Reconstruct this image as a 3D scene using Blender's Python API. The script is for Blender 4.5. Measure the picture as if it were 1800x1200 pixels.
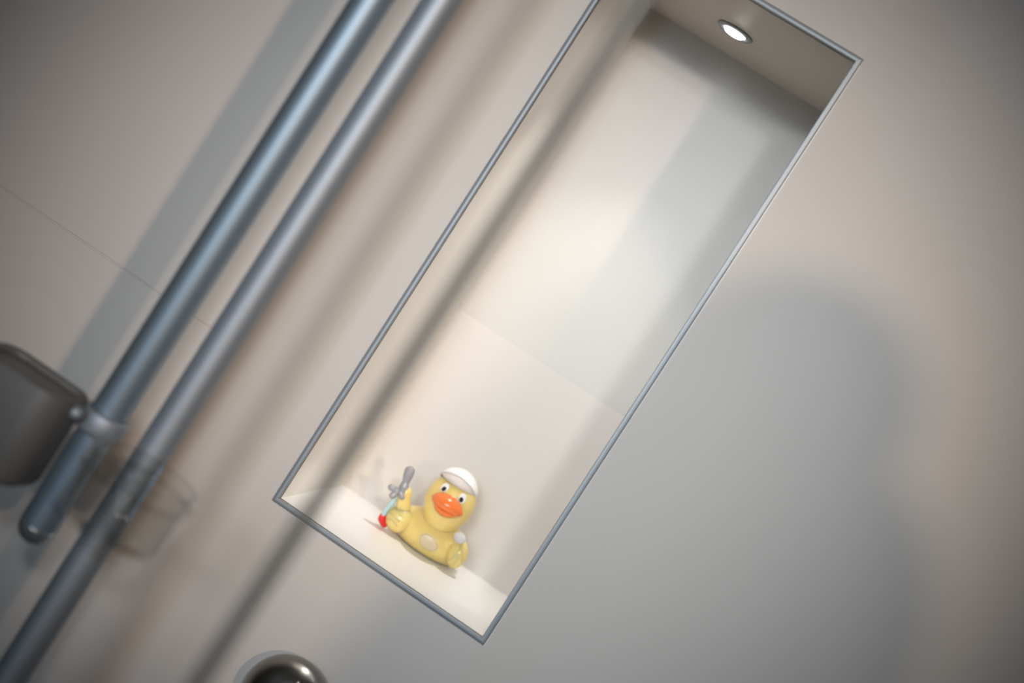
import bpy, bmesh, math, random
from mathutils import Vector, Matrix
R = math.radians
random.seed(4)
scn = bpy.context.scene
for o in list(bpy.data.objects):
    bpy.data.objects.remove(o)
C = scn.collection

# ------------------------------------------------------------------ camera
CAM = Vector((0.0, -1.25, 0.0))
cr = Vector((0.8309536513563464, 0.12762072484675696, 0.5415062140798975))
cu = Vector((-0.5403023824239854, -0.0469113421415463, 0.8401622828510239))
cf = Vector((-0.1326249028068292, 0.9907130142317032, -0.02997263063883395))
cam = bpy.data.cameras.new('camera')
cam.sensor_width = 36.0
cam.lens = 50.0
cam.clip_start = 0.02
cam.dof.use_dof = True
cam.dof.focus_distance = 1.315
cam.dof.aperture_fstop = 1.9
cam_o = bpy.data.objects.new('camera', cam)
cam_o.matrix_world = Matrix(((cr.x, cu.x, -cf.x, CAM.x), (cr.y, cu.y, -cf.y, CAM.y), (cr.z, cu.z, -cf.z, CAM.z), (0, 0, 0, 1)))
C.objects.link(cam_o)
scn.camera = cam_o

# ------------------------------------------------------------------ world, lamps, exposure
scn.view_settings.view_transform = 'Standard'
scn.view_settings.look = 'None'
scn.view_settings.gamma = 1.0
scn.view_settings.use_curve_mapping = False
scn.view_settings.exposure = 0.0
scn.cycles.transparent_max_bounces = 32
w = bpy.data.worlds.new('world')
scn.world = w
w.use_nodes = True
w.node_tree.nodes['Background'].inputs[0].default_value = (0.8, 0.85, 0.9, 1)
w.node_tree.nodes['Background'].inputs[1].default_value = 0.02


def aim(o, target):
    d = Vector(target) - o.location
    o.rotation_euler = d.to_track_quat('-Z', 'Y').to_euler()


def spot(name, loc, target, power, color, angle, blend, size):
    l = bpy.data.lights.new(name, 'SPOT')
    l.energy = power
    l.color = color
    l.spot_size = R(angle)
    l.spot_blend = blend
    l.shadow_soft_size = size
    o = bpy.data.objects.new(name, l)
    o.location = loc
    C.objects.link(o)
    aim(o, target)
    return o


def area(name, loc, target, power, color, sx, sy, spread=180):
    l = bpy.data.lights.new(name, 'AREA')
    l.shape = 'RECTANGLE'
    l.size = sx
    l.size_y = sy
    l.energy = power
    l.color = color
    l.spread = R(spread)
    o = bpy.data.objects.new(name, l)
    o.location = loc
    C.objects.link(o)
    aim(o, target)
    return o


WC = (-0.195, 0.0, -0.015)
# warm ceiling spot far back on the right of the room
spot('warm_spot_light', (2.1, -4.4, 0.98), WC, 340, (1.0, 0.75, 0.54), 12.8, 1.0, 0.085)
# cool spot on the ceiling behind the camera
spot('cool_spot_light', (0.45, -3.1, 0.98), WC, 160, (0.96, 0.98, 1.0), 19.0, 1.0, 0.13)
# added soft fill standing in for ambient light, beam narrowed to darken the corners
area('fill_light', (-0.25, -2.8, 0.50), (-0.155, 0.0, -0.05), 0.52, (0.95, 0.99, 1.0), 0.6, 0.6, 17)
# tall strip of blue daylight behind the camera
area('daylight_strip_light', (-0.62, -3.2, 0.15), (-0.35, -0.2, 0.1), 0.42, (0.35, 0.68, 1.0), 0.22, 1.5, 40)
# lamp of the niche (its fitting is built below)
spot('niche_spot_light', (-0.165, 0.127, 0.3225), (-0.165, 0.098, -0.27), 6.4, (1.0, 0.95, 0.88), 76, 1.0, 0.009)


# ------------------------------------------------------------------ materials
def mat(name, col, rough=0.5, metal=0.0, **k):
    m = bpy.data.materials.new(name)
    m.use_nodes = True
    b = m.node_tree.nodes['Principled BSDF']
    b.inputs['Base Color'].default_value = (*col, 1)
    b.inputs['Roughness'].default_value = rough
    b.inputs['Metallic'].default_value = metal
    for kk, v in k.items():
        b.inputs[kk.replace('_', ' ')].default_value = v
    return m


def mottled(m, col2, scale=3.0, lo=0.35, hi=0.65, bump=0.0, bscale=400.0):
    nt = m.node_tree
    b = nt.nodes['Principled BSDF']
    tc = nt.nodes.new('ShaderNodeTexCoord')
    n = nt.nodes.new('ShaderNodeTexNoise')
    n.inputs['Scale'].default_value = scale
    n.inputs['Detail'].default_value = 4
    nt.links.new(tc.outputs['Object'], n.inputs['Vector'])
    r = nt.nodes.new('ShaderNodeValToRGB')
    r.color_ramp.elements[0].position = lo
    r.color_ramp.elements[1].position = hi
    r.color_ramp.elements[0].color = b.inputs['Base Color'].default_value[:]
    r.color_ramp.elements[1].color = (*col2, 1)
    nt.links.new(n.outputs['Fac'], r.inputs['Fac'])
    nt.links.new(r.outputs['Color'], b.inputs['Base Color'])
    if bump:
        n2 = nt.nodes.new('ShaderNodeTexNoise')
        n2.inputs['Scale'].default_value = bscale
        n2.inputs['Detail'].default_value = 2
        nt.links.new(tc.outputs['Object'], n2.inputs['Vector'])
        bp = nt.nodes.new('ShaderNodeBump')
        bp.inputs['Strength'].default_value = bump
        bp.inputs['Distance'].default_value = 0.0004
        nt.links.new(n2.outputs['Fac'], bp.inputs['Height'])
        nt.links.new(bp.outputs['Normal'], b.inputs['Normal'])
    return m


M = {}
M['tile'] = mottled(mat('wall_tile', (0.66, 0.615, 0.58), 0.5), (0.645, 0.60, 0.565), 2.5)
M['grout'] = mat('grout', (0.58, 0.54, 0.505), 0.9)
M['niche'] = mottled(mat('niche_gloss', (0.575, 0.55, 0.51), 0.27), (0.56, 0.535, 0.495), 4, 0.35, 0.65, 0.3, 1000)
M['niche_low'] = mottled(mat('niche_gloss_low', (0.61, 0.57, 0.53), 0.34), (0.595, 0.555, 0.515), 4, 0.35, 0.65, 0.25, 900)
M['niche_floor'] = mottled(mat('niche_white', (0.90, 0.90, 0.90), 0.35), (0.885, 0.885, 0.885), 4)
M['niche_side_lit'] = mottled(mat('niche_gloss_side_lit', (0.86, 0.84, 0.80), 0.30), (0.845, 0.825, 0.785), 4)  # same gloss, lightened so the lamp's brightness sits in the colour
M['plaster'] = mat('plaster', (0.50, 0.48, 0.45), 0.8)
M['floor'] = mottled(mat('floor_stone', (0.26, 0.25, 0.24), 0.5), (0.31, 0.30, 0.28), 6)
M['steel'] = mat('brushed_steel', (0.36, 0.39, 0.42), 0.50, 0.55)
M['satin'] = mat('satin_steel', (0.285, 0.36, 0.435), 0.50, 0.75)
M['satin_pale'] = mat('satin_pale_steel', (0.34, 0.375, 0.42), 0.54, 0.6)
M['chrome'] = mat('chrome', (0.28, 0.275, 0.26), 0.30, 1.0)
M['mirror'] = mat('polished_chrome', (0.45, 0.50, 0.55), 0.28, 0.8)
M['hose'] = mat('grey_hose', (0.13, 0.13, 0.125), 0.5)
M['greybox'] = mat('grey_plastic', (0.14, 0.135, 0.13), 0.5)


def clear_plastic():
    """thin clear plastic: mostly see-through, reflecting by its Fresnel term"""
    m = bpy.data.materials.new('clear_plastic')
    m.use_nodes = True
    nt = m.node_tree
    nt.nodes.remove(nt.nodes['Principled BSDF'])
    tr = nt.nodes.new('ShaderNodeBsdfTransparent')
    tr.inputs['Color'].default_value = (0.955, 0.955, 0.95, 1)
    gl = nt.nodes.new('ShaderNodeBsdfGlossy')
    gl.inputs['Roughness'].default_value = 0.03
    fr = nt.nodes.new('ShaderNodeFresnel')
    ge = nt.nodes.new('ShaderNodeNewGeometry')
    mr = nt.nodes.new('ShaderNodeMapRange')        # front faces 1.45, rear faces its inverse
    mr.inputs['To Min'].default_value = 1.45
    mr.inputs['To Max'].default_value = 1 / 1.45
    nt.links.new(ge.outputs['Backfacing'], mr.inputs['Value'])
    nt.links.new(mr.outputs['Result'], fr.inputs['IOR'])
    mx = nt.nodes.new('ShaderNodeMixShader')
    nt.links.new(fr.outputs['Fac'], mx.inputs['Fac'])
    nt.links.new(tr.outputs[0], mx.inputs[1])
    nt.links.new(gl.outputs[0], mx.inputs[2])
    nt.links.new(mx.outputs[0], nt.nodes['Material Output'].inputs['Surface'])
    return m


M['clear'] = clear_plastic()


def sss(name, col, rough, wgt, rad, scale, coat=0.0):
    m = mat(name, col, rough)
    b = m.node_tree.nodes['Principled BSDF']
    b.inputs['Subsurface Weight'].default_value = wgt
    b.inputs['Subsurface Radius'].default_value = rad
    b.inputs['Subsurface Scale'].default_value = scale
    b.inputs['Coat Weight'].default_value = coat
    b.inputs['Coat Roughness'].default_value = 0.12
    return m


M['duck'] = sss('yellow_vinyl', (0.79, 0.605, 0.215), 0.30, 0.60, (1.0, 0.72, 0.20), 0.014, 0.3)
M['beak'] = sss('orange_vinyl', (0.86, 0.20, 0.04), 0.28, 0.2, (1.0, 0.4, 0.1), 0.003, 0.3)
M['cap'] = sss('white_vinyl', (0.86, 0.85, 0.84), 0.35, 0.2, (1, 1, 1), 0.002)
M['capband'] = sss('shaded_vinyl', (0.66, 0.585, 0.55), 0.4, 0.2, (1, 1, 1), 0.002)  # pinkish band, colour darkened for the shade under the cap's lip
M['eye'] = mat('eye_white', (0.80, 0.77, 0.77), 0.3)
M['pupil'] = mat('pupil_black', (0.010, 0.005, 0.006), 0.3)
M['toygrey'] = mat('toy_grey', (0.30, 0.295, 0.315), 0.25)
M['toyblue'] = mat('toy_blue', (0.42, 0.62, 0.66), 0.35)
M['toyred'] = mat('toy_red', (0.78, 0.03, 0.03), 0.35)
M['sponge'] = mottled(mat('white_sponge', (0.88, 0.86, 0.87), 0.8), (0.80, 0.78, 0.79), 700, 0.35, 0.65, 1.0, 900)
M['sticker'] = mottled(mat('sticker_film', (0.66, 0.53, 0.34), 0.36), (0.56, 0.45, 0.27), 260, 0.5, 0.75)
M['lamp'] = mat('lamp_lens', (0.9, 0.9, 0.9), 0.3)
_b = M['lamp'].node_tree.nodes['Principled BSDF']
_b.inputs['Emission Color'].default_value = (1.0, 0.97, 0.93, 1)
_b.inputs['Emission Strength'].default_value = 11.0
M['hair'] = mat('dark_hair', (0.05, 0.035, 0.025), 0.6)
M['skin'] = mat('skin', (0.55, 0.35, 0.26), 0.5)
M['cloth'] = mat('navy_cloth', (0.06, 0.07, 0.10), 0.9)


# ------------------------------------------------------------------ mesh helpers
def obj(name, bm, m, parent=None, smooth=False, bevel=0.0, segs=2):
    bmesh.ops.recalc_face_normals(bm, faces=bm.faces)
    me = bpy.data.meshes.new(name)
    bm.to_mesh(me)
    bm.free()
    me.materials.append(m)
    if smooth:
        me.polygons.foreach_set('use_smooth', [True] * len(me.polygons))
    o = bpy.data.objects.new(name, me)
    C.objects.link(o)
    if parent:
        o.parent = parent
    if bevel:
        md = o.modifiers.new('edge', 'BEVEL')
        md.width = bevel
        md.segments = segs
        md.limit_method = 'ANGLE'
    return o


def thing(name, label, cat, loc=(0, 0, 0), group=None):
    o = bpy.data.objects.new(name, None)
    o.empty_display_size = 0.02
    C.objects.link(o)
    o.location = loc
    o['label'] = label
    o['category'] = cat
    if group:
        o['group'] = group
    return o


def box(bm, x0, x1, y0, y1, z0, z1):
    v = [bm.verts.new(p) for p in ((x0, y0, z0), (x1, y0, z0), (x1, y1, z0), (x0, y1, z0), (x0, y0, z1), (x1, y0, z1), (x1, y1, z1), (x0, y1, z1))]
    for f in ((3, 2, 1, 0), (4, 5, 6, 7), (0, 1, 5, 4), (1, 2, 6, 5), (2, 3, 7, 6), (3, 0, 4, 7)):
        bm.faces.new([v[i] for i in f])


def bx(*a):
    bm = bmesh.new()
    box(bm, *a)
    return bm


def plate_with_hole(x0, x1, z0, z1, hx0, hx1, hz0, hz1, y0, y1):
    """a slab in the xz plane with a rectangular opening, one closed mesh"""
    bm = bmesh.new()
    rings = []
    for y in (y0, y1):
        outer = [bm.verts.new(p) for p in ((x0, y, z0), (x1, y, z0), (x1, y, z1), (x0, y, z1))]
        inner = [bm.verts.new(p) for p in ((hx0, y, hz0), (hx1, y, hz0), (hx1, y, hz1), (hx0, y, hz1))]
        rings.append((outer, inner))
    (o0, i0), (o1, i1) = rings
    for k in range(4):
        j = (k + 1) % 4
        bm.faces.new((o0[k], o0[j], i0[j], i0[k]))
        bm.faces.new((o1[k], i1[k], i1[j], o1[j]))
        bm.faces.new((o0[k], o1[k], o1[j], o0[j]))
        bm.faces.new((i0[k], i0[j], i1[j], i1[k]))
    return bm


def tube(bm, pts, rad, seg=20, cap=True):
    """tube through points with one radius per point, closed ends"""
    pts = [Vector(p) for p in pts]
    if not hasattr(rad, '__len__'):
        rad = [rad] * len(pts)
    rings = []
    up = None
    for i, p in enumerate(pts):
        t = (pts[min(i + 1, len(pts) - 1)] - pts[max(i - 1, 0)]).normalized()
        if up is None:
            up = t.orthogonal().normalized()
        up = (up - t * up.dot(t)).normalized()
        s = t.cross(up)
        rings.append([bm.verts.new(p + (up * math.cos(a) + s * math.sin(a)) * rad[i]) for a in [2 * math.pi * k / seg for k in range(seg)]])
    for a, b in zip(rings, rings[1:]):
        for k in range(seg):
            bm.faces.new((a[k], a[(k + 1) % seg], b[(k + 1) % seg], b[k]))
    if cap:
        bm.faces.new(rings[0][::-1])
        bm.faces.new(rings[-1])


def capsule_pts(pts, rad, n=5):
    """adds rounded ends to a tube's path"""
    pts = [Vector(p) for p in pts]
    rad = list(rad) if hasattr(rad, '__len__') else [rad] * len(pts)
    d0 = (pts[0] - pts[1]).normalized()
    d1 = (pts[-1] - pts[-2]).normalized()
    P, Q = [], []
    for k in range(n):
        a = (math.pi / 2) * (1 - k / n) * 0.98
        P.append(pts[0] + d0 * rad[0] * math.sin(a))
        Q.append(rad[0] * math.cos(a))
    P += pts
    Q += rad
    for k in range(1, n + 1):
        a = (math.pi / 2) * k / n * 0.98
        P.append(pts[-1] + d1 * rad[-1] * math.sin(a))
        Q.append(rad[-1] * math.cos(a))
    return P, Q


def smooth_path(pts, rad, n=6):
    """Catmull-Rom refinement"""
    pts = [Vector(p) for p in pts]
    rad = list(rad)
    P, Q = [], []
    for i in range(len(pts) - 1):
        a, b, c, d = pts[max(i - 1, 0)], pts[i], pts[i + 1], pts[min(i + 2, len(pts) - 1)]
        for k in range(n):
            t = k / n
            P.append(0.5 * ((2 * b) + (c - a) * t + (2 * a - 5 * b + 4 * c - d) * t * t + (3 * b - a - 3 * c + d) * t ** 3))
            Q.append(rad[i] * (1 - t) + rad[i + 1] * t)
    P.append(pts[-1])
    Q.append(rad[-1])
    return P, Q


def lathe(bm, prof, origin, axis='Z', seg=48, close=False):
    """prof: (radius, height) pairs turned about an axis"""
    o = Vector(origin)
    rings = []
    for r, h in prof:
        ring = []
        for k in range(seg):
            a = 2 * math.pi * k / seg
            c, s = r * math.cos(a), r * math.sin(a)
            p = Vector((c, s, h)) if axis == 'Z' else Vector((c, -h, s))
            ring.append(bm.verts.new(o + p))
        rings.append(ring)
    for a, b in zip(rings, rings[1:]):
        for k in range(seg):
            bm.faces.new((a[k], a[(k + 1) % seg], b[(k + 1) % seg], b[k]))
    if close:
        for k in range(seg):
            a, b = rings[-1], rings[0]
            bm.faces.new((a[k], a[(k + 1) % seg], b[(k + 1) % seg], b[k]))
    else:
        bm.faces.new(rings[0][::-1])
        bm.faces.new(rings[-1])


def ellipsoid(bm, c, r, rot=None, nu=32, nv=20, fn=None):
    c = Vector(c)
    m = rot.to_matrix() if rot else Matrix.Identity(3)
    rings = []
    for j in range(nv + 1):
        th = math.pi * j / nv
        n = 1 if j in (0, nv) else nu
        ring = []
        for i in range(n):
            ph = 2 * math.pi * i / nu
            p = Vector((r[0] * math.sin(th) * math.cos(ph), r[1] * math.sin(th) * math.sin(ph), r[2] * math.cos(th)))
            p = c + m @ p
            if fn:
                p = fn(p)
            ring.append(bm.verts.new(p))
        rings.append(ring)
    for a, b in zip(rings, rings[1:]):
        for i in range(nu):
            j = (i + 1) % nu
            if len(a) == 1:
                bm.faces.new((a[0], b[i], b[j]))
            elif len(b) == 1:
                bm.faces.new((a[i], b[0], a[j]))
            else:
                bm.faces.new((a[i], b[i], b[j], a[j]))


# ------------------------------------------------------------------ room shell
XL, XR, YF, ZF, ZC = -1.0, 2.8, -5.0, -1.45, 1.05
NX0, NX1, NZ0, NZ1, ND = -0.2675, -0.0475, -0.2703, 0.3279, 0.2315   # niche opening and depth


def struct(name, bm, m):
    o = obj(name, bm, m)
    o['kind'] = 'structure'
    return o


struct('floor', bx(XL, XR, YF, 0.3, ZF - 0.1, ZF), M['floor'])
struct('ceiling', bx(XL, XR, YF, 0.3, ZC, ZC + 0.1), M['plaster'])
struct('wall_left', bx(XL - 0.1, XL, YF, 0.3, ZF, ZC), M['plaster'])
struct('wall_right', bx(XR, XR + 0.1, YF, 0.3, ZF, ZC), M['plaster'])
struct('wall_front', bx(XL, XR, YF - 0.1, YF, ZF, ZC), M['plaster'])
T = 0.006
wall = struct('wall_back', plate_with_hole(XL, XR, ZF, ZC, NX0 - T, NX1 + T, NZ0 - T, NZ1 + T, 0.0015, 0.03), M['grout'])
# tiles of the wall, each its own piece: one tall slab holds the niche opening
JX, JZ, G = -0.391, -0.177, 0.001
obj('tile', plate_with_hole(JX + G, 0.74 - G, ZF, ZC, NX0 - T, NX1 + T, NZ0 - T, NZ1 + T, 0.0, 0.0014), M['tile'], wall)
for (a, b, c, d) in ((XL, JX - G, JZ + G, ZC), (XL, JX - G, ZF, JZ - G), (0.74 + G, XR, JZ + G, ZC), (0.74 + G, XR, ZF, JZ - G)):
    obj('tile', bx(a, b, 0.0, 0.0014, c, d), M['tile'], wall)
# lining of the niche
NJ = -0.0465
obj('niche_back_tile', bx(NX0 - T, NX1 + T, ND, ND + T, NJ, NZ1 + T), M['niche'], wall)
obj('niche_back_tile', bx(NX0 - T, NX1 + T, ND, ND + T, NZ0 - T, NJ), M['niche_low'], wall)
obj('niche_side_panel', bx(NX0 - T, NX0, 0.0005, ND, NZ0, NZ1), M['niche_side_lit'], wall)
obj('niche_side_panel', bx(NX1, NX1 + T, 0.0005, ND, NZ0, NZ1), M['niche_side_lit'], wall)
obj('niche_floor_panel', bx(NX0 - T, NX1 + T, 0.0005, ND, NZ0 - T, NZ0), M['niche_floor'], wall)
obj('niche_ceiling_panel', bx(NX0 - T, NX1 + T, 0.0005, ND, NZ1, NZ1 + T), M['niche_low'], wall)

# metal edge trim of the niche: four mitred bars
trim = bpy.data.objects.new('trim_1', None)
trim['kind'] = 'structure'
C.objects.link(trim)


def trim_bar(a, b, inward, wd=0.0052, pr=0.0035, ins=0.003):
    """bar of rounded section from corner a to corner b; inward = direction into the opening"""
    a, b, n = Vector(a), Vector(b), Vector(inward)
    d = (b - a).normalized()
    bm = bmesh.new()
    prof = [(-wd, 0.0), (-wd, -pr * 0.55), (-wd * 0.8, -pr * 0.9), (-wd * 0.5, -pr), (-0.0006, -pr), (0.0, -pr + 0.0006), (0.0, ins), (-0.001, ins), (-0.001, 0.0)]
    r0, r1 = [], []
    for u, y in prof:
        off = n * u + Vector((0, y, 0))
        r0.append(bm.verts.new(a + off + d * u))     # mitre: the outer side is longer
        r1.append(bm.verts.new(b + off - d * u))
    k = len(prof)
    for i in range(k):
        bm.faces.new((r0[i], r0[(i + 1) % k], r1[(i + 1) % k], r1[i]))
    bm.faces.new(r0[::-1])
    bm.faces.new(r1)
    return bm


c00, c10, c11, c01 = (NX0, 0, NZ0), (NX1, 0, NZ0), (NX1, 0, NZ1), (NX0, 0, NZ1)
obj('trim_bar', trim_bar(c00, c10, (0, 0, 1)), M['steel'], trim)
obj('trim_bar', trim_bar(c10, c11, (-1, 0, 0)), M['steel'], trim)
obj('trim_bar', trim_bar(c11, c01, (0, 0, -1)), M['steel'], trim)
obj('trim_bar', trim_bar(c01, c00, (1, 0, 0)), M['steel'], trim)

# ------------------------------------------------------------------ downlight in the niche ceiling
t = thing('downlight', 'small round lit downlight in the ceiling of the wall niche', 'light', (-0.165, 0.127, NZ1))
bm = bmesh.new()
lathe(bm, [(0.0115, 0.0), (0.0195, 0.0), (0.0195, -0.0012), (0.0182, -0.0022), (0.0135, -0.0022), (0.0115, -0.0010)], (0, 0, 0), close=True)
obj('bezel', bm, M['steel'], t, True)
bm = bmesh.new()
lathe(bm, [(0.0113, -0.0004), (0.0113, -0.0018), (0.0095, -0.0036), (0.006, -0.0044), (0.002, -0.0047)], (0, 0, 0))
obj('lens', bm, M['lamp'], t, True)

# ------------------------------------------------------------------ rubber duck (built in millimetres, front towards -y)
S = 0.001
duck = thing('rubber_duck', 'yellow rubber duck in a white bathing cap standing on the niche floor', 'duck', (-0.15, 0.175, NZ0))
duck.scale = (S, S, S)

BC, BR_ = Vector((-3, 2, 17.5)), Vector((41, 36, 24))


def body_fn(p):
    q = p.copy()
    # boxier flanks, flat base, lifted tail
    if q.z < 6:
        q.z = 6 - 6 * math.tanh((6 - q.z) / 6)
    if q.y > 14:
        f = (q.y - 14) / 24
        q.z += 15 * f * f * (0.4 + 0.6 * max(0, (q.z - 6) / 36))
        q.x = BC.x + (q.x - BC.x) * (1 - 0.35 * f)
        q.y += 6 * f * f
    return q


bm = bmesh.new()
ellipsoid(bm, BC, BR_, None, 56, 36, body_fn)
obj('body', bm, M['duck'], duck, True)

# head with the neck running down over the chest
HC = Vector((-4.3, -12, 58))


def head_fn(p):
    q = p.copy()
    if q.z < 50:                       # draw the lower half down into a thick neck
        f = (50 - q.z) / 20
        q.z -= 9 * f * f * 0.9
        k = 1 - 0.06 * f
        q.x = HC.x + (q.x - HC.x) * k + 2.4 * f
        q.y = HC.y + (q.y - HC.y) * (1 + 0.12 * f)
    return q


bm = bmesh.new()
ellipsoid(bm, HC, (25.3, 24.0, 29.5), None, 48, 36, head_fn)
head = obj('head', bm, M['duck'], duck, True)

# bathing cap: a dome whose edge rises over the forehead, and the pale band beneath it, shade in its colour
CC, CR = Vector((-6.3, -11.5, 70)), (23.6, 24.2, 24.2)


def cap_pt(th, psi, k=1.0):
    # psi = 0 looks to the front (-y)
    return CC + Vector((CR[0] * k * math.sin(th) * math.sin(psi), -CR[1] * k * math.sin(th) * math.cos(psi), CR[2] * k * math.cos(th)))


bm = bmesh.new()
nu, nv = 48, 14
rings = [[bm.verts.new(cap_pt(0, 0))]]
for j in range(1, nv + 3):
    ring = []
    for i in range(nu):
        psi = 2 * math.pi * i / nu
        tm = R(71 - 29 * math.cos(psi))
        th = tm * min(j, nv) / nv
        k = 1.0 if j <= nv else (0.965 if j == nv + 1 else 0.92)
        if j == nv:
            k = 0.995
        ring.append(bm.verts.new(cap_pt(th, psi, k)))
    rings.append(ring)
for a, b in zip(rings, rings[1:]):
    for i in range(nu):
        j = (i + 1) % nu
        if len(a) == 1:
            bm.faces.new((a[0], b[i], b[j]))
        else:
            bm.faces.new((a[i], b[i], b[j], a[j]))
cap = obj('swim_cap', bm, M['cap'], duck, True)
bm = bmesh.new()
cols = []
for i in range(33):
    psi = R(-112 + 224 * i / 32)
    t0 = R(71 - 29 * math.cos(psi)) - 0.08
    t1 = max(R(69.0), t0 + 0.10)
    col = [bm.verts.new(cap_pt(t0 + (t1 - t0) * s, psi, kk)) for s, kk in ((0, 0.945), (0.35, 0.940), (0.7, 0.935), (1.0, 0.925), (1.0, 0.88))]
    cols.append(col)
for a, b in zip(cols, cols[1:]):
    for k in range(4):
        bm.faces.new((a[k], b[k], b[k + 1], a[k + 1]))
band = obj('cap_band', bm, M['capband'], cap, True)
band['label'] = 'pale inner band of the cap above the eyes, shade painted in'

# eyes
for ex, ez in ((-14.0, 70.8), (6.6, 71.2)):
    dx = (ex - HC.x) / 25.3
    dz = (ez - HC.z) / 29.5
    ey = HC.y - 24.0 * math.sqrt(max(0.0, 1 - dx * dx - dz * dz))
    n = Vector((dx / 25.3, -(HC.y - ey) / 24.0 / 24.0, dz / 29.5)).normalized()
    q = n.to_track_quat('Y', 'Z')
    bm = bmesh.new()
    ellipsoid(bm, (ex, ey, ez), (4.1, 1.0, 5.3), q, 24, 14)
    e = obj('eye', bm, M['eye'], head, True)
    side = 0.5 if ex < 0 else -0.5
    px, pz = ex + side, ez - 1.7
    py = HC.y - 24.0 * math.sqrt(1 - ((px - HC.x) / 25.3) ** 2 - ((pz - HC.z) / 29.5) ** 2)
    pc = Vector((px, py, pz)) + n * 0.75
    bm = bmesh.new()
    ellipsoid(bm, pc, (2.35, 0.7, 2.7), q, 20, 12)
    obj('pupil', bm, M['pupil'], head, True)['label'] = 'black pupil'

# beak: broad upper bill with a raised rim, and the lower lip under it
BX = -2.4


def bill_fn(p):
    q = p.copy()
    u = (q.x - BX) / 17.5
    q.z += 0.8 - 2.2 * u * u                    # corners droop
    q.y += 5.5 * u * u                            # wraps round the face
    return q


bm = bmesh.new()
ellipsoid(bm, (BX, -37.0, 59.0), (17.6, 10.5, 7.8), Matrix.Rotation(R(20), 3, 'X').to_quaternion(), 40, 22, bill_fn)
beak = obj('beak', bm, M['beak'], duck, True)


def lip_fn(p):
    q = p.copy()
    u = (q.x - BX - 0.5) / 15.0
    q.z += 5.2 * u * u
    q.y += 6.0 * u * u
    return q


bm = bmesh.new()
ellipsoid(bm, (BX + 0.5, -37.5, 50.0), (14.6, 8.2, 3.6), Matrix.Rotation(R(-8), 3, 'X').to_quaternion(), 36, 18, lip_fn)
obj('lower_lip', bm, M['beak'], beak, True)
# raised edge along the top of the bill
bm = bmesh.new()
pts, rad = [], []
for k in range(15):
    u = -1 + 2 * k / 14
    pts.append(Vector((BX + 17.2 * u, -36.8 + 6.3 * u * u - 0.6, 67.0 - 10.0 * abs(u) ** 2.2)))
    rad.append(1.25 - 0.4 * abs(u))
P, Q = capsule_pts(pts, rad, 4)
tube(bm, P, Q, 12)
obj('bill_rim', bm, M['beak'], beak, True)

# wings
bm = bmesh.new()
ellipsoid(bm, (-36.5, -22, 17.5), (13.6, 13.0, 14.2), Matrix.Rotation(R(-22), 3, 'Z').to_quaternion(), 36, 24)
P, Q = smooth_path([(-37, -22, 24), (-40, -25, 31), (-43, -28, 38), (-44.5, -29, 45)], [8.5, 7.4, 6.4, 5.8], 5)
P, Q = capsule_pts(P, Q, 5)
tube(bm, P, Q, 18)
wl = obj('wing', bm, M['duck'], duck, True)
wl['label'] = 'raised wing holding the grey shower tap'
for k in range(3):
    bm = bmesh.new()
    a0 = R(-22)
    pts = []
    for s in range(7):
        u = -0.8 + 1.6 * s / 6
        x, z = 9.5 * u, -3.2 + 5.2 * k - 3.0 * u * u
        d = max(0.0, 1 - (x / 13.6) ** 2 - (z / 14.2) ** 2)
        y = -13.0 * math.sqrt(d)
        pts.append(Vector((-36.5 + x * math.cos(a0) - y * math.sin(a0), -22 + x * math.sin(a0) + y * math.cos(a0), 17.5 + z)))
    P, Q = capsule_pts(pts, [0.8] * 7, 3)
    tube(bm, P, Q, 8)
    obj('feather_ridge', bm, M['duck'], wl, True)
bm = bmesh.new()
q = (Matrix.Rotation(R(20), 3, 'Z') @ Matrix.Rotation(R(-10), 3, 'Y')).to_quaternion()
ellipsoid(bm, (31.0, -20, 20.5), (10.2, 13.0, 14.8), q, 36, 24)
wr = obj('wing', bm, M['duck'], duck, True)
mq = q.to_matrix()
for (xa, za, xb, zb) in ((-0.5, 11.0, -6.5, -6.5), (0.5, 11.0, 5.5, -6.0), (-1.2, 3.0, -1.6, -9.0)):
    bm = bmesh.new()
    pts = []
    for s in range(7):
        f = s / 6
        x, z = xa + (xb - xa) * f, za + (zb - za) * f
        d = max(0.0, 1 - (x / 10.2) ** 2 - (z / 14.8) ** 2)
        pts.append(Vector((31.0, -20, 20.5)) + mq @ Vector((x, -13.0 * math.sqrt(d), z)))
    P, Q = capsule_pts(pts, [0.95] * 7, 3)
    tube(bm, P, Q, 8)
    obj('feather_ridge', bm, M['duck'], wr, True)

# white sponge on the lowered wing
rs = random.Random(2)
bm = bmesh.new()
ellipsoid(bm, (25.5, -29.0, 37.0), (6.3, 6.0, 5.6), None, 24, 16, lambda p: p + Vector((rs.uniform(-.25, .25), rs.uniform(-.25, .25), rs.uniform(-.25, .25))))
obj('sponge', bm, M['sponge'], duck, True)['label'] = 'white sponge on the lowered wing'

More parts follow.
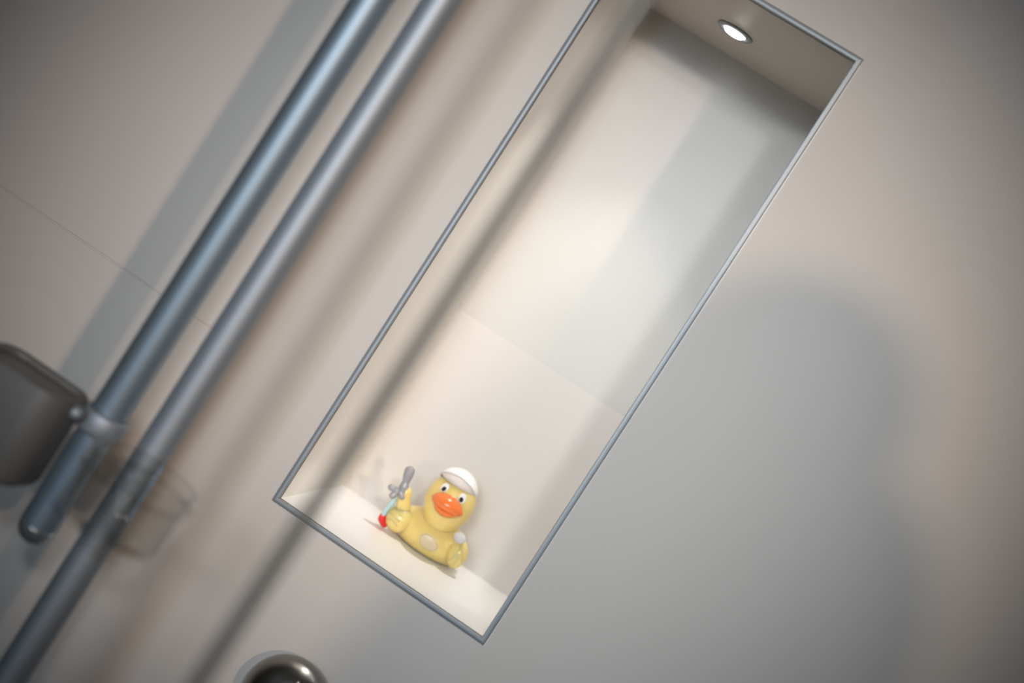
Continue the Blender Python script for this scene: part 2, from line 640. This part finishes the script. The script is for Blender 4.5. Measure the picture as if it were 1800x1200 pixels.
# grey toy shower tap held up by the raised wing, with its blue and red hose
bm = bmesh.new()
P, Q = smooth_path([(-47.5, -31, 44.0), (-48.6, -31.5, 49), (-50.0, -31.5, 54)], [5.0, 4.7, 3.5], 5)
P, Q = capsule_pts(P, Q, 5)
tube(bm, P, Q, 18)
tap = obj('toy_tap', bm, M['toygrey'], duck, True)
tap['label'] = 'grey toy shower tap'
bm = bmesh.new()
P, Q = smooth_path([(-50.0, -31.5, 54.5), (-51.2, -31.5, 59.5), (-52.4, -31.0, 64.5)], [3.7, 4.9, 5.2], 5)
P, Q = capsule_pts(P, Q, 6)
tube(bm, P, Q, 20)
obj('spray_head', bm, M['toygrey'], tap, True)
bm = bmesh.new()
for (a, b, r) in (((-50, -33, 41), (-58.8, -35, 41.5), 3.3), ((-51, -34, 42), (-53.0, -36, 35.5), 3.4), ((-49, -34, 42), (-44.5, -35.5, 39.5), 3.0)):
    P, Q = capsule_pts([a, b], [r * 0.8, r], 5)
    tube(bm, P, Q, 14)
ellipsoid(bm, (-52.5, -34.5, 41.0), (4.2, 3.8, 4.2), None, 18, 12)
obj('tap_cross', bm, M['toygrey'], tap, True)
bm = bmesh.new()
P, Q = smooth_path([(-50.5, -31.5, 36), (-50.5, -30, 28), (-51.5, -27, 20), (-52, -24, 13)], [1.9, 2.5, 2.4, 2.2], 5)
P, Q = capsule_pts(P, Q, 4)
tube(bm, P, Q, 14)
hz = obj('toy_hose', bm, M['toyblue'], duck, True)
hz['label'] = 'pale blue toy hose'
bm = bmesh.new()
P, Q = smooth_path([(-52, -23, 13.5), (-51.5, -21, 8), (-47, -18, 4.2)], [2.4, 4.2, 3.6], 6)
P, Q = capsule_pts(P, Q, 5)
tube(bm, P, Q, 16)
obj('hose_grip', bm, M['toyred'], hz, True)['label'] = 'red grip on the floor'

# film sticker on the belly: a patch that follows the body
bm = bmesh.new()


def belly_y(x, z, off):
    d = 1 - ((x - BC.x) / BR_.x) ** 2 - ((z - BC.z) / BR_.z) ** 2
    return BC.y - BR_.y * math.sqrt(max(0.02, d)) - off


SX, SZ = 2.0, 16.0
rings = [[bm.verts.new((SX, belly_y(SX, SZ, 0.35), SZ))]]
for j in range(1, 8):
    ring = []
    for i in range(40):
        a = 2 * math.pi * i / 40
        rr = 9.3 + 1.1 * math.cos(2 * a + 0.6) + 0.5 * math.cos(3 * a)
        f = min(j, 6) / 6
        x, z = SX + rr * f * math.cos(a), SZ + 0.82 * rr * f * math.sin(a)
        ring.append(bm.verts.new((x, belly_y(x, z, 0.35 if j < 7 else -0.4), z)))
    rings.append(ring)
for a, b in zip(rings, rings[1:]):
    for i in range(40):
        j = (i + 1) % 40
        if len(a) == 1:
            bm.faces.new((a[0], b[i], b[j]))
        else:
            bm.faces.new((a[i], b[i], b[j], a[j]))
st = obj('sticker', bm, M['sticker'], duck, True)
st['label'] = 'pale clear sticker on the belly'

# ------------------------------------------------------------------ shower fittings on the left
RY = -0.20
rail = thing('shower_rail', 'shiny metal shower rail hanging from the ceiling, left of the two, ending above the floor', 'rail', (-0.374, RY, -0.36))
bm = bmesh.new()
tube(bm, [(0, 0, 0.010), (0, 0, 0.0102), (0, 0, 0.0106), (0, 0, 0.7), (0, 0, ZC + 0.3565), (0, 0, ZC + 0.3575), (0, 0, ZC + 0.358)], [0.0141, 0.01445, 0.0145, 0.0145, 0.0145, 0.0145, 0.0143], 40)
obj('pole', bm, M['satin'], rail, True)
bm = bmesh.new()
lathe(bm, [(0.0147, 0.0), (0.020, 0.0), (0.021, 0.002), (0.021, 0.008), (0.0147, 0.008)], (0, 0, ZC + 0.36 - 0.009), close=True)
obj('flange', bm, M['chrome'], rail, True)
bm = bmesh.new()
lathe(bm, [(0.0145, 0.0098)] + [(0.0145 * math.cos(R(a)), 0.0085 - 0.0145 * math.sin(R(a))) for a in range(0, 90, 9)] + [(0.0005, -0.006)], (0, 0, 0), seg=40)
obj('end_cap', bm, M['mirror'], rail, True)
bm = bmesh.new()
lathe(bm, [(0.0147, -0.009), (0.0185, -0.009), (0.0195, -0.007), (0.0195, 0.007), (0.0185, 0.009), (0.0147, 0.009)], (0, 0, 0.103), close=True)
obj('slide_clamp', bm, M['satin_pale'], rail, True)['label'] = 'chrome clamp holding the basket'

pipe = thing('shower_pipe', 'grey metal shower pipe running floor to ceiling beside the niche, passing the clear cup', 'pipe', (-0.3275, RY, ZF))
bm = bmesh.new()
tube(bm, [(0, 0, 0.001), (0, 0, 0.0015), (0, 0, 0.0025), (0, 0, 0.9), (0, 0, ZC - ZF - 0.0025), (0, 0, ZC - ZF - 0.0015), (0, 0, ZC - ZF - 0.001)], [0.0133, 0.0135, 0.0135, 0.0135, 0.0135, 0.0135, 0.0133], 40)
obj('pole', bm, M['satin_pale'], pipe, True)
for zz in (0.0005, ZC - ZF - 0.0095):
    bm = bmesh.new()
    lathe(bm, [(0.0137, 0.0), (0.020, 0.0), (0.0215, 0.002), (0.0215, 0.009), (0.0137, 0.009)], (0, 0, zz), close=True)
    obj('flange', bm, M['chrome'], pipe, True)

# clear cup in its ring on the pipe
cup = thing('clear_cup', 'clear plastic tooth cup clipped to the front of the shower pipe', 'cup', (-0.306, RY - 0.0585, -0.308))
bm = bmesh.new()
ro = 0.041
prof = [(0.004, 0.0), (ro - 0.008, 0.0), (ro - 0.004, 0.002), (ro - 0.002, 0.007), (ro, 0.052), (ro + 0.0012, 0.0555), (ro - 0.0003, 0.057), (ro - 0.002, 0.0555), (ro - 0.0038, 0.008), (ro - 0.007, 0.0042), (0.004, 0.0036)]
lathe(bm, prof, (0, 0, 0), seg=64)
obj('cup_wall', bm, M['clear'], cup, True)
bm = bmesh.new()
bmr = 0.0425
lathe(bm, [(bmr, 0.040), (bmr + 0.0022, 0.040), (bmr + 0.0022, 0.046), (bmr, 0.046)], (0, 0, 0), seg=64, close=True)
obj('holder_ring', bm, M['clear'], cup, True, 0)

# grey basket on the rail
bk = thing('shampoo_basket', 'dark grey plastic shampoo basket at the left edge, fixed to the shorter shower rail', 'basket', (-0.430, RY - 0.03, -0.325))
w2, d2, h2 = 0.042, 0.034, 0.080


def rrect(hw, hd, r, n=6):
    out = []
    for cx, cy, a0 in ((hw - r, hd - r, 0), (-hw + r, hd - r, 90), (-hw + r, -hd + r, 180), (hw - r, -hd + r, 270)):
        for k in range(n + 1):
            a = R(a0 + 90 * k / n)
            out.append((cx + r * math.cos(a), cy + r * math.sin(a)))
    return out


def rr_loft(levels):
    """closed skin through (inset, z) levels of the rounded rectangle"""
    bm = bmesh.new()
    rings = [[bm.verts.new((x, y, z)) for x, y in rrect(w2 - i, d2 - i, 0.020 - min(i, 0.010))] for i, z in levels]
    n = len(rings[0])
    for p, q in zip(rings, rings[1:]):
        for k in range(n):
            bm.faces.new((p[k], p[(k + 1) % n], q[(k + 1) % n], q[k]))
    bm.faces.new(rings[0][::-1])
    bm.faces.new(rings[-1])
    return bm


obj('basket_shell', rr_loft([(0.006, 0.0), (0.002, 0.002), (0.0, 0.007), (0.0, h2 - 0.004), (0.001, h2 - 0.001), (0.003, h2), (0.005, h2 - 0.002), (0.0055, h2 - 0.006), (0.0055, h2 - 0.010)]), M['greybox'], bk, True)
obj('basket_insert', rr_loft([(0.0062, h2 - 0.0095), (0.0062, h2 - 0.0065), (0.008, h2 - 0.005), (0.020, h2 - 0.0055)]), M['greybox'], bk, True)
bm = bmesh.new()
P, Q = capsule_pts([(0.0390, 0.004, 0.070), (0.0440, 0.002, 0.070)], [0.006, 0.006], 5)
tube(bm, P, Q, 18)
obj('screw_knob', bm, M['satin_pale'], bk, True)

# thin hose close to the camera
hose = thing('shower_hose', 'thin grey hose hanging straight down in front of the niche, blurred', 'hose', (-0.1272, -0.58, -0.62))
bm = bmesh.new()
tube(bm, [(-0.003, 0, 0.006), (-0.002, 0, 0.3), (0, 0, 0.5), (0.001, 0, 0.7), (0.001, 0, 1.2), (0.001, 0, ZC + 0.62 - 0.001)], 0.0044, 24)
obj('tube', bm, M['hose'], hose, True)
bm = bmesh.new()
lathe(bm, [(0.0048, 0.0), (0.0066, 0.0), (0.0071, 0.002), (0.0071, 0.016), (0.0058, 0.020), (0.0048, 0.020)], (-0.003, 0, 0.0), close=True)
obj('ferrule', bm, M['chrome'], hose, True)

# valve knob on the wall
kn = thing('valve_knob', 'round chrome shower valve knob on the wall below the niche', 'knob', (-0.1625, 0, -0.412))
bm = bmesh.new()
lathe(bm, [(0.030, 0.0), (0.0335, 0.0), (0.034, 0.002), (0.033, 0.006), (0.020, 0.009), (0.0195, 0.010)], (0, 0, 0), 'Y', 64)
obj('escutcheon', bm, M['chrome'], kn, True)
bm = bmesh.new()
lathe(bm, [(0.018, 0.0102), (0.036, 0.0105), (0.0392, 0.012)] + [(0.0400 * math.cos(R(a)), 0.016 + 0.033 * math.sin(R(a))) for a in range(0, 90, 6)] + [(0.001, 0.049)], (0, 0, 0), 'Y', 64)
obj('handle', bm, M['chrome'], kn, True)
bm = bmesh.new()
tube(bm, [(0.004, -0.0475, 0.010), (0.005, -0.0425, 0.024), (0.005, -0.0395, 0.028)], [0.0022, 0.0022, 0.0018], 12)
obj('index_bar', bm, M['chrome'], kn, True)

# ------------------------------------------------------------------ unseen bystander, added to cast the shadow on the wall
PY = -1.15


def skin_body():
    J = [  # position, radius
        (0.66, PY - 0.02, -0.45, 0.125), (0.64, PY - 0.02, -0.22, 0.12), (0.62, PY, 0.0, 0.13), (0.605, PY, 0.10, 0.085), (0.595, PY, 0.17, 0.055), (0.59, PY, 0.24, 0.062), (0.588, PY + 0.005, 0.29, 0.055),
        (0.75, PY, 0.09, 0.070), (0.80, PY + 0.02, -0.12, 0.050), (0.74, PY + 0.18, -0.22, 0.038), (0.70, PY + 0.24, -0.23, 0.034),
        (0.50, PY, 0.03, 0.060), (0.46, PY + 0.0, -0.2, 0.048), (0.47, PY + 0.02, -0.42, 0.036), (0.475, PY + 0.03, -0.52, 0.034),
        (0.75, PY - 0.02, -0.52, 0.10), (0.75, PY, -0.95, 0.065), (0.75, PY - 0.02, -1.36, 0.045), (0.75, PY + 0.12, -1.41, 0.035),
        (0.57, PY - 0.02, -0.52, 0.10), (0.57, PY, -0.95, 0.065), (0.57, PY - 0.02, -1.36, 0.045), (0.57, PY + 0.12, -1.41, 0.035)]
    E = [(0, 1), (1, 2), (2, 3), (3, 4), (4, 5), (5, 6), (3, 7), (7, 8), (8, 9), (9, 10), (3, 11), (11, 12), (12, 13), (13, 14), (0, 15), (15, 16), (16, 17), (17, 18), (0, 19), (19, 20), (20, 21), (21, 22)]
    me = bpy.data.meshes.new('person')
    me.from_pydata([j[:3] for j in J], E, [])
    o = bpy.data.objects.new('person', me)
    C.objects.link(o)
    md = o.modifiers.new('skin', 'SKIN')
    md.use_smooth_shade = True
    for v, j in zip(me.skin_vertices[0].data, J):
        v.radius = (j[3], j[3])
    me.skin_vertices[0].data[0].use_root = True
    sb = o.modifiers.new('sub', 'SUBSURF')
    sb.levels = 2
    sb.render_levels = 2
    me.materials.append(M['cloth'])
    return o


person = skin_body()
person['label'] = 'person in dark clothes added beside the camera to cast the wall shadow, out of the picture'
person['category'] = 'person'
bm = bmesh.new()
ellipsoid(bm, (0.588, PY, 0.285), (0.080, 0.095, 0.090), None, 28, 18)
ellipsoid(bm, (0.575, PY - 0.02, 0.17), (0.078, 0.07, 0.12), None, 28, 18)
ellipsoid(bm, (0.66, PY, 0.18), (0.09, 0.08, 0.12), Matrix.Rotation(R(-25), 3, 'Y').to_quaternion(), 28, 18)  # extra lobe, shaped to widen the cast shadow
obj('hair', bm, M['hair'], person, True)
